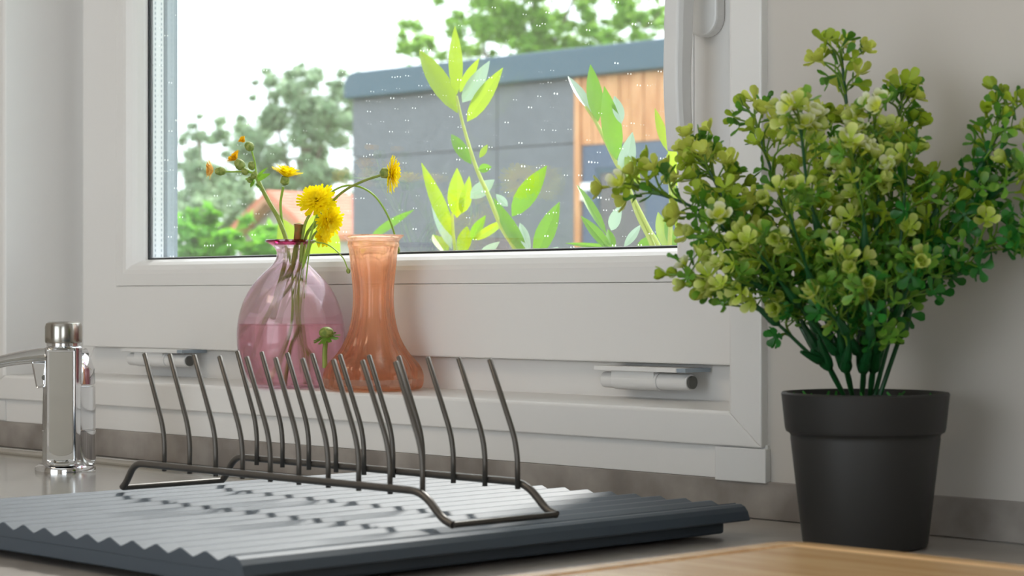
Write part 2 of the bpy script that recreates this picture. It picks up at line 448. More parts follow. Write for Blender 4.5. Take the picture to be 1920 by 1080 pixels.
# ------------------------------------------------------------------ faucet
def faucet():
    c = Vector((-1.836, 1.155, .0022))
    t = thing('faucet', 'chrome mixer tap with capped front column standing on the sink', 'tap', c)
    MB().lathe([(.0300, 0), (.0300, .0022), (.0292, .0048), (.0268, .0062), (.0262, .0066)], c, 48).build('base_ring', M_CHROME, t)
    bc = c + FWD * .004 + RGT * .003
    q = MB().lathe([(.0262, .0064), (.0262, .040), (.0254, .0404), (.0254, .0412), (.0262, .0416), (.0258, .0835), (.0245, .0842), (.0245, .086), (.0256, .0866), (.0250, .101), (.021, .113), (.012, .120), (.001, .121)], bc, 48)
    q.build('body', M_CHROME, t)
    # front column with a rounded, slightly sunk face
    fc = c - FWD * .0125 + RGT * .001
    rr = .0182
    fl = .0118                                            # flat front of the column, FWD side is round
    a0 = math.atan2(-FWD.y, -FWD.x)
    def flat(a, z):
        k = min(1, max(0, (z - .0085) / .004)) * min(1, max(0, (.1235 - z) / .003)); cz = math.cos(a - a0)
        return 1 - k * (1 - min(1, fl / (rr * cz))) if cz > .05 else 1
    zs = [.008 + .0009 * i for i in range(10)] + [.03 + .01 * i for i in range(9)] + [.112 + .0012 * i for i in range(10)]
    q = MB().lathe([(rr - .001, .0066)] + [(rr, z) for z in zs] + [(rr - .0012, .1242), (.0165, .1245), (.0165, .129)], fc, 96, rfun=flat)
    col = q.build('column', M_CHROME, t)
    hw = .0118; zb = .0165; pts = []
    for (x, z) in [(-hw, .119), (-hw, zb + .006)] + [(hw * math.cos(a), zb + .006 + .006 * math.sin(a)) for a in [math.pi + math.pi * i / 10 for i in range(1, 10)]] + [(hw, zb + .006), (hw, .119)]:
        pts.append(fc - FWD * (fl + .0005) + RGT * x + UP * z)
    MB().prism(pts, FWD * .0009).build('face_plate', M_CHROME2, t, .0003)
    q = MB().lathe([(.0168, .1272), (.0178, .1278), (.0182, .1295), (.0182, .1435), (.0172, .1468), (.0145, .1484), (.001, .1488)], fc, 40)
    q.build('cap', M_CHROME2, t)
    # lever to the left with its bracket
    L = []
    base = bc + UP * .112
    lp = [base + RGT * .016, base - RGT * .004 + UP * .004, base - RGT * .024 + UP * .0035, base - RGT * .045 + UP * .001, base - RGT * .066 - UP * .003, base - RGT * .10 - UP * .012]
    sp = smooth_path(lp, 6); vs = []; n = 12
    for i, p in enumerate(sp):
        u = i / (len(sp) - 1); hw = .020 * (1 - .3 * u); hh = .0092 * (1 - .55 * u) + .0012
        for k in range(n):
            a = 2 * math.pi * k / n
            vs.append(p + FWD * math.cos(a) * hw + UP * math.sin(a) * hh)
    fs = [tuple(range(n)), tuple(range((len(sp) - 1) * n, len(sp) * n))]
    fs += [(i * n + k, i * n + (k + 1) % n, (i + 1) * n + (k + 1) % n, (i + 1) * n + k) for i in range(len(sp) - 1) for k in range(n)]
    q = MB().add(vs, fs, True); lv = q.build('lever', M_CHROME, t)
    q = MB(); br = bc - RGT * .026 + UP * .094
    pts = [br + RGT * .010 + UP * .014, br - RGT * .010 + UP * .015, br - RGT * .005 - UP * .012, br + RGT * .010 - UP * .010]
    q.prism([p - FWD * .010 for p in pts], FWD * .02)
    q.build('bracket', M_CHROME, t, .002)
    s_ = br - FWD * .0108 + RGT * .004 - UP * .001
    MB().lathe([(.0028, 0), (.0028, .001), (.002, .0016), (.0001, .0016)], s_, 16, axis=-FWD).build('screw', M_SCREW, t)
faucet()

# ------------------------------------------------------------------ draining tray
TX0, TX1, TY0, TY1 = -1.418, -.996, .746, 1.203
TZ = .0245
def tray():
    t = thing('draining_tray', 'dark grey plastic draining tray with ridged top over the sink', 'draining tray', ((TX0 + TX1) / 2, (TY0 + TY1) / 2, 0))
    q = MB(); pitch = .0254; top = []
    xe = TX1 - .0135
    x = -1.0085 - pitch * 16
    pts = [(TX0, TZ - .003)]
    pk = [-1.0085 - pitch * k for k in range(17)]
    for p in reversed(pk):
        for (dx, z) in ((-.5, -.0043), (-.46, -.0042), (-.05, -.0002), (.05, -.0002), (.46, -.0042)):
            X = p + dx * pitch
            if TX0 + .002 < X < xe: pts.append((X, TZ + z))
    pts += [(xe, TZ - .001), (TX1 - .0085, TZ - .0008), (TX1 - .005, TZ - .0024), (TX1 - .0022, TZ - .0056), (TX1, TZ - .0115), (TX1 - .001, TZ - .0125), (TX1 - .011, TZ - .0125), (TX1 - .012, TZ - .010),(TX0, TZ - .010)]
    q.prism([(X, TY0, z) for X, z in pts], (0, TY1 - TY0, 0))
    q.build('ridged_top', M_TRAY, t, .0005, 2)
    q = MB()                                            # front fascia under the zigzag edge
    q.box(TX0, TX1 - .002, TY0 + .0004, TY0 + .006, .0055, TZ - .0079); q.box(TX0, TX0 + .004, TY0 + .006, TY1, .009, TZ - .0075)
    q.build('front_lip', M_TRAY, t, .0006)
    q = MB().box(TX0 + .012, TX1 - .0145, TY0 + .012, TY1 - .012, .0024, TZ - .010)
    q.build('base', M_TRAY, t, .002)
tray()

# ------------------------------------------------------------------ dish rack
def rack():
    Z0 = TZ + .0027; ZB = .047; ya, yb = .932, 1.027; xl, xr = -1.399, -1.020; rw = .0027
    t = thing('dish_rack', 'bronze wire dish rack with two rows of bent tines standing on the ridged tray', 'dish rack', ((xl + xr) / 2, (ya + yb) / 2, TZ))
    for y in (ya, yb):
        p = fillet([(xl - .001, y, Z0), (xl + .004, y, Z0 + .004), (xl + .016, y, ZB), (xr - .030, y, ZB), (xr - .010, y, Z0 + .003), (xr, y, Z0)], .014, 8)
        MB().tube(p, rw, 12).build('rail', M_WIRE, t)
    for x in (xl, xr):
        MB().tube([(x, ya, Z0), (x, yb, Z0)], .0022, 10).build('foot_wire', M_WIRE, t)
    base = None
    for (y, s) in ((ya, 1), (yb, -1)):
        for k in range(10):
            X = -1.3492 + k * .0328
            jit = R.uniform(-.0012, .0012)
            org = (X, y + s * .0038, ZB)
            if base is None:
                p = fillet([(0, 0, -.0045), (0, 0, .025), (-.0275, 0, .084)], .016, 6)
                p = p[:-1] + [p[-1], p[-1] + Vector((-.0003, 0, .0006))]
                rr = [.0019] * (len(p) - 1) + [.0012]
                mb = MB().tube(p, rr, 10)
                me = bpy.data.meshes.new('tine'); me.from_pydata(mb.v, [], mb.f); me.polygons.foreach_set('use_smooth', mb.sm); me.materials.append(M_WIRE)
                base = me
            o = bpy.data.objects.new('tine', base); COL.objects.link(o); o.location = Vector(org) - Vector(t.location); o.parent = t
            o.rotation_euler = (R.uniform(-.015, .015), jit * 6, 0)
rack()

# ------------------------------------------------------------------ cutting board
def board():
    M = bpy.data.materials.new('oiled_wood'); M.use_nodes = True; nt = M.node_tree; b = nt.nodes['Principled BSDF']
    tc = nt.nodes.new('ShaderNodeTexCoord'); mp = nt.nodes.new('ShaderNodeMapping'); mp.inputs['Scale'].default_value = (1.2, 14, 5)
    n = nt.nodes.new('ShaderNodeTexNoise'); n.inputs['Scale'].default_value = 5; n.inputs['Detail'].default_value = 6; n.inputs['Distortion'].default_value = .6
    cr = nt.nodes.new('ShaderNodeValToRGB'); cr.color_ramp.elements[0].color = srgb(218, 172, 116); cr.color_ramp.elements[1].color = srgb(246, 208, 156)
    cr.color_ramp.elements[0].position = .35; cr.color_ramp.elements[1].position = .68
    nt.links.new(tc.outputs['Object'], mp.inputs['Vector']); nt.links.new(mp.outputs[0], n.inputs['Vector']); nt.links.new(n.outputs['Fac'], cr.inputs['Fac']); nt.links.new(cr.outputs[0], b.inputs['Base Color'])
    b.inputs['Roughness'].default_value = .27
    x0, x1, y0, y1 = -.803, -.22, .44, 1.003; H = .030
    def loop(ins, z, r):
        out = []
        for (cx, cy, a0) in ((x1 - ins - r, y1 - ins - r, 0), (x0 + ins + r, y1 - ins - r, 90), (x0 + ins + r, y0 + ins + r, 180), (x1 - ins - r, y0 + ins + r, 270)):
            for k in range(9):
                a = math.radians(a0 + 90 * k / 8); out.append((cx + r * math.cos(a), cy + r * math.sin(a), z))
        return out
    Ls = [loop(.002, 0, .018), loop(0, .002, .02), loop(0, H - .004, .02), loop(.0012, H - .001, .0188), loop(.004, H, .016), loop(.0165, H, .0085), loop(.0178, H - .003, .0075), loop(.0205, H - .0045, .006), loop(.0235, H - .003, .005), loop(.0248, H, .0045)]
    vs = [p for l in Ls for p in l]; n = 36
    fs = [(i * n + k, i * n + (k + 1) % n, (i + 1) * n + (k + 1) % n, (i + 1) * n + k) for i in range(len(Ls) - 1) for k in range(n)]
    q = MB().add(vs, fs, False); o = (len(Ls) - 1) * n
    q.f += [tuple(range(n))[::-1], tuple(range(o, o + n))]; q.sm += [False, False]
    ob = q.build('cutting_board', M)
    tag(ob, 'brown wooden cutting board with juice groove lying before the plant pot', 'cutting board')
board()

# ------------------------------------------------------------------ vases
PINK = realglass('pink_glass', srgb(255, 248, 251), 1.45, .35, srgb(255, 246, 250), .03, srgb(250, 200, 225))
PINKR = thinglass('pink_glass_rim', srgb(214, 60, 130), edge=srgb(150, 10, 70), blend=.4)
ORANGE = realglass('amber_glass', srgb(255, 240, 228), 1.45, .30, srgb(255, 240, 228), .09, srgb(255, 176, 128))
WATER = realglass('pink_water', srgb(255, 238, 241), 1.33, .45, srgb(252, 232, 236))
LEDGE = .0849
def vases():
    c = at(545, 700, 1.335); c.z = LEDGE
    px = lambda n: n / 1858.0
    t = thing('round_vase', 'round pink glass vase half full of water holding yellow flowers', 'vase', c)
    prof = [(px(62), .0), (px(68), .0012), (px(78), .006), (px(90), .018), (px(98), .034), (px(100.5), .050), (px(99), .064), (px(94), .077), (px(84), .091), (px(69), .104), (px(52), .114), (px(38), .121), (px(29), .127), (px(26), .1325), (px(27), .137), (px(33), .1415), (px(42), .1445), (px(46.5), .1462)]
    fine = []
    P = [Vector((r, z, 0)) for r, z in prof]; sp = smooth_path(P, 4)
    outer = [(p.x, p.y) for p in sp]
    inner_ = [(max(.003, r - .0016), max(.0026, z)) for r, z in outer if z > .0015]
    inner_[-1] = (outer[-1][0] - .0008, outer[-1][1] - .0001)
    q = MB().lathe([(.0002, 0)] + outer + inner_[::-1] + [(.0002, .0026)], c, 64)
    o = q.build('glass_body', PINK, t)
    q = MB(); ring = []
    for k in range(48):
        a = 2 * math.pi * k / 48; ring.append(c + Vector((math.cos(a) * px(46.5), math.sin(a) * px(46.5), .1463)))
    q.lathe([(px(45), .1452), (px(47.3), .1460), (px(47.3), .1474), (px(45), .1480), (px(40), .1464), (px(33), .1430)], c, 48); q.f.pop(); q.sm.pop(); q.f.pop(); q.sm.pop()
    q.build('lip', PINKR, t)
    wl = .0632
    wp = [(max(.0002, r - .00175), max(.0029, z)) for r, z in outer if .0015 < z < wl - .0005]
    rlast = wp[-1][0]
    q = MB().lathe([(.0002, .0029)] + wp + [(rlast + .0002, wl - .0002), (rlast - .002, wl - .0006), (.0002, wl - .0007)], c, 56)
    q.build('water', WATER, t)
    # amber fluted vase
    c2 = at(700, 700, 1.345); c2.z = LEDGE
    px = lambda n: n / 1928.0
    t2 = thing('fluted_vase', 'empty fluted amber glass vase with flared foot beside the round pink vase', 'vase', c2)
    prof = [(px(72), 0), (px(84), .0015), (px(89), .008), (px(88), .017), (px(80), .026), (px(64), .036), (px(51), .048), (px(43), .060), (px(38), .075), (px(36.5), .090), (px(38), .105), (px(41.5), .120), (px(45), .134), (px(47), .1385), (px(49), .141), (px(48), .1435), (px(50), .146), (px(56), .149), (px(57.5), .1505)]
    sp = smooth_path([Vector((r, z, 0)) for r, z in prof], 3)
    out = [(p.x, p.y) for p in sp]
    inn = [(max(.003, r - .0042 - .004 * max(0, 1 - z / .02)), max(.010, z)) for r, z in out if z > .009]
    inn[-1] = (out[-1][0] - .0016, out[-1][1] - .0006)
    def rf(a, z):
        h = max(0.0, min(1.0, (.139 - z) / .03)); foot = max(0, 1 - z / .05)
        return 1 + h * (.10 * abs(math.cos(4 * a)) - .05) + foot * .05 * math.cos(6 * a)
    q = MB().lathe([(.0002, 0)] + out + inn[::-1] + [(.0002, .010)], c2, 96, rfun=rf)
    q.build('glass_body', ORANGE, t2)
    return c, c2
VC, VC2 = vases()

# ------------------------------------------------------------------ cut flowers in the round vase
M_STEM = mat('flower_stem', srgb(128, 148, 60), .5, noise=(60, srgb(156, 168, 84), 3, .4, .7))
M_STEML = mat('pale_flower_stem', srgb(140, 175, 60), .5)
M_BUD = mat('green_bud', srgb(110, 132, 48), .6, noise=(300, srgb(150, 160, 80), 2, .4, .6))
M_YEL = leafmat('yellow_petal', srgb(255, 236, 10), srgb(255, 238, 20), .5, .6, .2, var=.06)
M_ORG = leafmat('orange_petal', srgb(248, 200, 24), srgb(250, 205, 30), .5, .6, .2, var=.2)
M_PALE = leafmat('faded_petal', srgb(246, 206, 120), srgb(250, 212, 110), .5, .6, .2, var=.15)
M_DRY = mat('dry_calyx', srgb(150, 92, 40), .7, noise=(150, srgb(110, 100, 40), 3, .4, .6))
M_LEAFC = leafmat('flower_leaf', srgb(110, 150, 50), srgb(130, 180, 50), .35)
def petals(q, c, nrm, r, n, cup, wid=.0022, jit=.12, inner=0.15):
    c = Vector(c); nrm = Vector(nrm).normalized(); u = nrm.orthogonal().normalized(); v = nrm.cross(u)
    for k in range(n):
        a = 2 * math.pi * (k + R.uniform(-.35, .35)) / n
        d = u * math.cos(a) + v * math.sin(a); side = nrm.cross(d)
        rr = r * (1 + R.uniform(-jit, jit)); cu = cup + R.uniform(-.12, .12)
        p0 = c + d * r * inner; p1 = c + d * rr * .6 * math.cos(cu) + nrm * rr * .6 * math.sin(cu); p2 = c + d * rr * math.cos(cu * .85) + nrm * rr * math.sin(cu * .85)
        q.add([p0 - side * wid * .3, p0 + side * wid * .3, p1 + side * wid * .55, p2 + side * wid * .42, p2 + nrm * .0006 - side * wid * 0.0 + d * wid * .3, p2 - side * wid * .42, p1 - side * wid * .55],
              [(0, 1, 2, 6), (6, 2, 3, 5), (5, 3, 4)])
def head(parent, c, nrm, r, cup=.15, m=None, layers=3, n=24, name='flower_head', bud=.25):
    q = MB()
    for i in range(layers):
        petals(q, Vector(c) + Vector(nrm).normalized() * .0008 * i, nrm, r * (1 - .17 * i), n - 2 * i, cup + .22 * i, wid=.0031 * (1 - .08 * i))
    o = q.build(name, m or M_YEL, parent, recalc=False)
    if bud:
        nn = Vector(nrm).normalized()
        b = MB().lathe([(.0012, -r * .55), (r * bud, -r * .42), (r * bud * 1.05, -r * .2), (r * bud * .9, -.0002), (.0001, .0002)], c, 12, axis=nn)
        b.build('calyx', M_BUD, parent)
    return o
def stemtube(parent, pts, r0, r1=None, m=None, name='stem', n=8):
    p = smooth_path(pts, 6); r1 = r1 or r0
    rs = [r0 + (r1 - r0) * i / (len(p) - 1) for i in range(len(p))]
    return MB().tube(p, rs, n).build(name, m or M_STEM, parent)
FY = 1.335
def fp(x, y, dy=0): return at(x, y, FY + dy)
GRP = 'yellow cut flowers in the pink vase'
def bud(q, c, ax, r, L):
    q.lathe([(.0008, -L * .5), (r * .8, -L * .3), (r, 0), (r * .75, L * .35), (r * .45, L * .5), (.0001, L * .52)], c, 12, axis=ax)
def flowers():
    lab = lambda o, l: tag(o, l, 'flower', GRP)
    # the branching one on the left
    t = lab(thing('cut_flower', 'yellow flower', 'flower', fp(536, 500)), 'thick branching flower stem of buds and faded orange heads leaning left from the pink vase')
    stemtube(t, [fp(470, 676, -.012), fp(492, 612, -.008), fp(515, 560), fp(538, 470), fp(524, 415), fp(505, 380), fp(487, 345), fp(478, 322)], .0024, .0021)
    stemtube(t, [fp(480, 325), fp(478, 305), fp(472, 283)], .0010, .0009, M_STEML)
    stemtube(t, [fp(480, 326), fp(460, 322), fp(436, 322), fp(424, 322)], .0010, .0009, M_STEML)
    stemtube(t, [fp(480, 326), fp(468, 322), fp(455, 313)], .0012, .001, M_STEML)
    for (x, y, ax, r, L) in ((468, 275, (-.7, 0, .7), .0050, .0105), (414, 321, (-1, 0, 0), .0048, .012), (450, 309, (-.6, -.1, .75), .0056, .0125), (472, 311, (-.1, -.3, 1), .0042, .009), (460, 322, (-.5, -.4, .5), .004, .008), (476, 330, (.3, -.6, .4), .0035, .007), (470, 337, (-.4, -.6, -.3), .0036, .008)):
        q = MB(); d = RGT * ax[0] + FWD * (-ax[1]) * -1 + UP * ax[2]; bud(q, fp(x, y, -.002), d, r, L); q.build('bud', M_BUD, t)
    head(t, fp(458, 266), -RGT * .7 + UP * .7, .0058, .9, M_ORG, 3, 14, bud=0)
    head(t, fp(443, 299, -.002), -RGT * .65 + UP * .7 - FWD * .1, .0098, .55, M_ORG, 3, 26, bud=0)
    head(t, fp(400, 318, -.002), -RGT * 1 - FWD * .15, .0115, .45, M_PALE, 3, 24, bud=0)
    for (x0, y0, x1, y1, wd) in ((480, 338, 507, 326, 6), (478, 340, 460, 335, 5), (480, 342, 488, 358, 4), (482, 332, 502, 314, 3), (476, 340, 470, 352, 4)):
        leaf_at(t, fp(x0, y0), fp(x1, y1, -.006), wd / 1858, M_LEAFC)
    # upright cup
    t = lab(thing('cut_flower', 'yellow flower', 'flower', fp(531, 450)), 'upright yellow flower with a cupped head, just right of the branching buds')
    stemtube(t, [fp(520, 700, .008), fp(546, 612, .01), fp(548, 520, .006), fp(538, 455, .004), fp(531, 430, .004), fp(526, 385, .004), fp(531, 350, .004)], .0014, .0014, M_STEML)
    head(t, fp(536, 331, .004), UP * .96 + RGT * .22 - FWD * .12, .0170, .42, M_YEL, 4, 34, bud=.26)
    # the large one facing the room
    t = lab(thing('cut_flower', 'yellow flower', 'flower', fp(570, 450)), 'largest wide open yellow flower facing the room above the pink vase rim')
    stemtube(t, [fp(458, 640, .02), fp(500, 590, .012), fp(555, 520, .004), fp(566, 455, -.002), fp(572, 420, .0), fp(586, 392, .004)], .0017, .0015)
    head(t, fp(595, 380, -.006), -FWD * .80 + UP * .55 - RGT * .1, .0200, .18, M_YEL, 5, 34, bud=.25)
    # two hanging ones under it
    t = lab(thing('cut_flower', 'yellow flower', 'flower', fp(577, 450)), 'yellow flower turned down to the right just below the largest open flower')
    stemtube(t, [fp(535, 716, -.002), fp(545, 650, -.003), fp(560, 600, -.002), fp(572, 452, .004), fp(590, 425, .006), fp(606, 405, .004)], .0016, .0014)
    head(t, fp(612, 412, .0), RGT * .55 - FWD * .45 - UP * .25, .0180, .25, M_YEL, 4, 30, bud=.25)
    t = lab(thing('cut_flower', 'yellow flower', 'flower', fp(580, 452)), 'small drooping yellow flower almost touching the pink vase rim')
    stemtube(t, [fp(587, 676, .006), fp(560, 625, .004), fp(566, 520, .004), fp(584, 450, .01), fp(596, 432, .01)], .0014, .0012)
    head(t, fp(603, 440, .004), RGT * .6 - FWD * .5 - UP * .2, .0115, .3, M_YEL, 3, 24, bud=.3)
    # the far right one
    t = lab(thing('cut_flower', 'yellow flower', 'flower', fp(575, 450)), 'yellow flower on a long bent stem reaching right over the amber vase, seen edge-on')
    stemtube(t, [fp(565, 700, .012), fp(556, 560, .008), fp(570, 455, .008), fp(600, 405, .008), fp(640, 362, .004), fp(680, 340, 0), fp(722, 326, 0)], .0015, .0013, M_STEM)
    head(t, fp(731, 325, -.001), RGT * .98 + UP * -.08 - FWD * .16, .0180, .12, M_YEL, 4, 34, bud=.28)
    # bare bowed stems
    t = lab(thing('cut_flower', 'yellow flower', 'flower', fp(585, 450)), 'bare green flower stem bowing in an arch down behind the amber vase')
    stemtube(t, [fp(575, 690, .0), fp(560, 560, .0), fp(580, 452, .0), fp(602, 385, .01), fp(630, 355, .012), fp(665, 348, .014), fp(700, 365, .02), fp(726, 402, .028), fp(740, 440, .036), fp(745, 462, .038)], .0011, .0010, M_STEML)
    q = MB(); bud(q, fp(745, 468, .038), (0, 0, -1), .0028, .008); q.build('bud', M_BUD, t)
    t = lab(thing('cut_flower', 'yellow flower', 'flower', fp(590, 452)), 'thin pale flower stem with a tiny bud hanging between the two vases')
    stemtube(t, [fp(570, 560, -.004), fp(582, 462, -.008), fp(598, 455, -.012), fp(620, 462, -.016), fp(642, 482, -.016), fp(652, 504, -.016)], .0007, .0006, M_STEML)
    q = MB(); bud(q, fp(653, 508, -.016), (0.2, 0, -1), .0022, .005); q.build('bud', M_BUD, t)
    # dry brown bud standing in the neck
    t = lab(thing('cut_flower', 'yellow flower', 'flower', fp(560, 450)), 'withered brown flower bud standing short in the mouth of the pink vase')
    stemtube(t, [fp(511, 596, .004), fp(528, 540, .0), fp(548, 500, -.002), fp(556, 455, -.003)], .0036, .0026)
    q = MB().lathe([(.002, -.010), (.0048, -.006), (.0044, .003), (.0052, .009), (.003, .0095), (.0001, .006)], fp(560, 437, -.003), 12, axis=(.1, 0, 1)); q.build('dry_bud', M_DRY, t)
    # drowned head
    t = lab(thing('cut_flower', 'yellow flower', 'flower', fp(609, 690)), 'drowned green flower head on a short stem under water in the pink vase')
    stemtube(t, [fp(609, 690, -.004), fp(609, 660, -.004), fp(611, 636, -.004)], .0025, .0025)
    q = MB(); petals(q, fp(612, 628, -.004), (.1, -.3, .8), .014, 14, -.35, wid=.004); q.build('calyx', M_LEAFC, t, recalc=False)
    q = MB().ball(fp(612, 624, -.004), .0075, 12, .8); q.build('bud', M_BUD, t)

def leafmesh(L, hw, curl=.15, fold=.18, nseg=7, tipsharp=1.0):
    """lanceolate leaf along +Y from the origin, facing +Z"""
    vs, fs = [], []
    for i in range(nseg + 1):
        t = i / nseg
        wv = hw * (math.sin(math.pi * min(1, t ** .82)) ** .85) if 0 < t < 1 else 0.0
        wv = max(wv, hw * .04)
        z = -curl * L * t * t
        for k in (-1, -.55, 0, .55, 1):
            vs.append((k * wv, L * t, z + abs(k) * wv * fold))
    for i in range(nseg):
        for k in range(4): fs.append((i * 5 + k, i * 5 + k + 1, i * 5 + 6 + k, i * 5 + 5 + k))
    return vs, fs
def leaf_at(parent, p0, p1, hw, m, face=None, curl=.12, name='leaf', twist=None, fold=.18):
    p0, p1 = Vector(p0), Vector(p1); d = (p1 - p0); L = d.length; d.normalize()
    n = Vector(face) if face is not None else (-FWD + UP * R.uniform(-.1, .5) + RGT * R.uniform(-.5, .5))
    n = (n - d * n.dot(d)).normalized(); s = d.cross(n)
    vs, fs = leafmesh(L, hw, curl, fold)
    W = [p0 + s * a + d * b + n * (c + curl * L * (b / L)) for a, b, c in vs]
    return MB().add(W, fs, True).build(name, m, parent, recalc=False)
flowers()

# ------------------------------------------------------------------ potted artificial plant
PD = 1.5
def plant():
    c = dp(1622, 559, PD); c.z = 0
    t = thing('potted_plant', 'artificial bushy green plant of tiny lime blossoms in a black pot by the wall', 'plant', c)
    H = .108; 
    prof = [(.0405, 0), (.0428, .0008), (.0437, .003), (.0522, .0755), (.0520, .0775), (.0528, .0792), (.0552, .0805), (.0560, .083), (.0583, .1045), (.0587, .1068), (.0580, .108), (.0552, .108), (.0545, .1065), (.0535, .097), (.002, .097)]
    MB().lathe(prof, c, 64).build('pot', M_POT, t)
    Mm = leafmat('moss_green', srgb(52, 124, 44), srgb(60, 150, 50), .25, .5, var=.3)
    q = MB()
    for i in range(260):
        a = R.uniform(0, 6.283); r = .052 * math.sqrt(R.random()); p = c + Vector((r * math.cos(a), r * math.sin(a), .0975 + R.uniform(0, .002)))
        tall = .004 + R.random() ** 3 * .009
        d = Vector((R.uniform(-1, 1), R.uniform(-1, 1), R.uniform(.2, 1.0))).normalized() * tall; s = d.orthogonal().normalized() * .0016
        q.add([p - s, p + s, p + d + s * .4, p + d - s * .4], [(0, 1, 2, 3)])
    q.add([c + Vector((.0535 * math.cos(k * .2618), .0535 * math.sin(k * .2618), .0978)) for k in range(24)], [tuple(range(24))])
    tag(q.build('moss', Mm, t, recalc=False), kind='stuff')
    MS = mat('plastic_stem', srgb(22, 78, 38), .4); ML = mat('plastic_twig', srgb(102, 138, 40), .4)
    MN = mat('plastic_node', srgb(18, 84, 40), .35)
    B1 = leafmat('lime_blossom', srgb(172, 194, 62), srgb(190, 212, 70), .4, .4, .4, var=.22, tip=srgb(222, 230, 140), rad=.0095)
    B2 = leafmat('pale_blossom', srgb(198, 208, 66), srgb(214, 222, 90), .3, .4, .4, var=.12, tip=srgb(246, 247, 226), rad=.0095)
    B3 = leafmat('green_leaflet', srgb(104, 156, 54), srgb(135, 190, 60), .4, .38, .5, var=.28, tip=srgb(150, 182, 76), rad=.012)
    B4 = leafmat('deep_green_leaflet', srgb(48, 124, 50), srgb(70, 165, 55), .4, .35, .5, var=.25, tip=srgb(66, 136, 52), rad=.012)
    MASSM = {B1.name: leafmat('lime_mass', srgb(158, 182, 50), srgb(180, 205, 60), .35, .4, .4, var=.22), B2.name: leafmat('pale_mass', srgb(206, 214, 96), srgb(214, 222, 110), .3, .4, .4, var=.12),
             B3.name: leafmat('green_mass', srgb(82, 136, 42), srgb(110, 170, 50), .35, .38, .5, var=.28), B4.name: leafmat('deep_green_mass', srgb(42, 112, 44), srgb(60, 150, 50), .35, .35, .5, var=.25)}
    def bloom(n, L, wdt, cup, m, name, two=False):
        q = MB()
        for ring in range(2 if two else 1):
            for k in range(n):
                a = 2 * math.pi * (k + .5 * ring) / n + R.uniform(-.15, .15); d = Vector((math.cos(a), math.sin(a), 0)); s = Vector((-math.sin(a), math.cos(a), 0))
                ll = L * (1 - .25 * ring) * R.uniform(.9, 1.08); cu = cup + .3 * ring + R.uniform(-.15, .15); rows = []
                for (u, wv) in ((.10, .2), (.38, .55), (.70, 1.0), (.92, .78), (1.0, .34)):
                    an = cu * (.5 + .6 * u); p = d * ll * u * math.cos(an) + Vector((0, 0, ll * u * math.sin(an)))
                    up = Vector((0, 0, 1)) * math.cos(an) - d * math.sin(an)
                    for e in (-1, 0, 1): rows.append(p + s * wdt * wv * e + up * (wdt * .35 * wv * abs(e)))
                q.add(rows, [(i * 3 + j, i * 3 + j + 1, i * 3 + 4 + j, i * 3 + 3 + j) for i in range(4) for j in range(2)], True)
        q.tube([(0, 0, -.004), (0, 0, .0015)], [.0007, .0014], 6)
        me = bpy.data.meshes.new(name); me.from_pydata([tuple(p) for p in q.v], [], q.f); me.polygons.foreach_set('use_smooth', q.sm); me.materials.append(m); return me
    lime = [bloom(5, .0098, .0031, .65, B1, 'blossom'), bloom(4, .0100, .0033, .5, B1, 'blossom'), bloom(5, .0092, .0030, .95, B1, 'blossom', True)]
    pale = [bloom(5, .0100, .0033, .75, B2, 'blossom'), bloom(4, .0104, .0036, .65, B2, 'blossom', True)]
    green = [bloom(4, .0100, .0029, .35, B3, 'leaflet'), bloom(5, .0092, .0027, .5, B3, 'leaflet'), bloom(3, .0100, .0028, .6, B3, 'leaflet')]
    deep = [bloom(4, .0100, .0031, .35, B4, 'leaflet'), bloom(5, .0092, .0029, .5, B4, 'leaflet')]
    budm = [bloom(3, .0052, .0018, 1.25, B3, 'leaflet')]
    def pt(x, y, dd):
        p = dp(x, y, PD + dd)
        lim = 1.290
        if p.y > lim:                                      # keep clear of the wall behind
            p = Vector((0, 0, CAM_Z)) + (p - Vector((0, 0, CAM_Z))) * (lim / p.y)
        return p
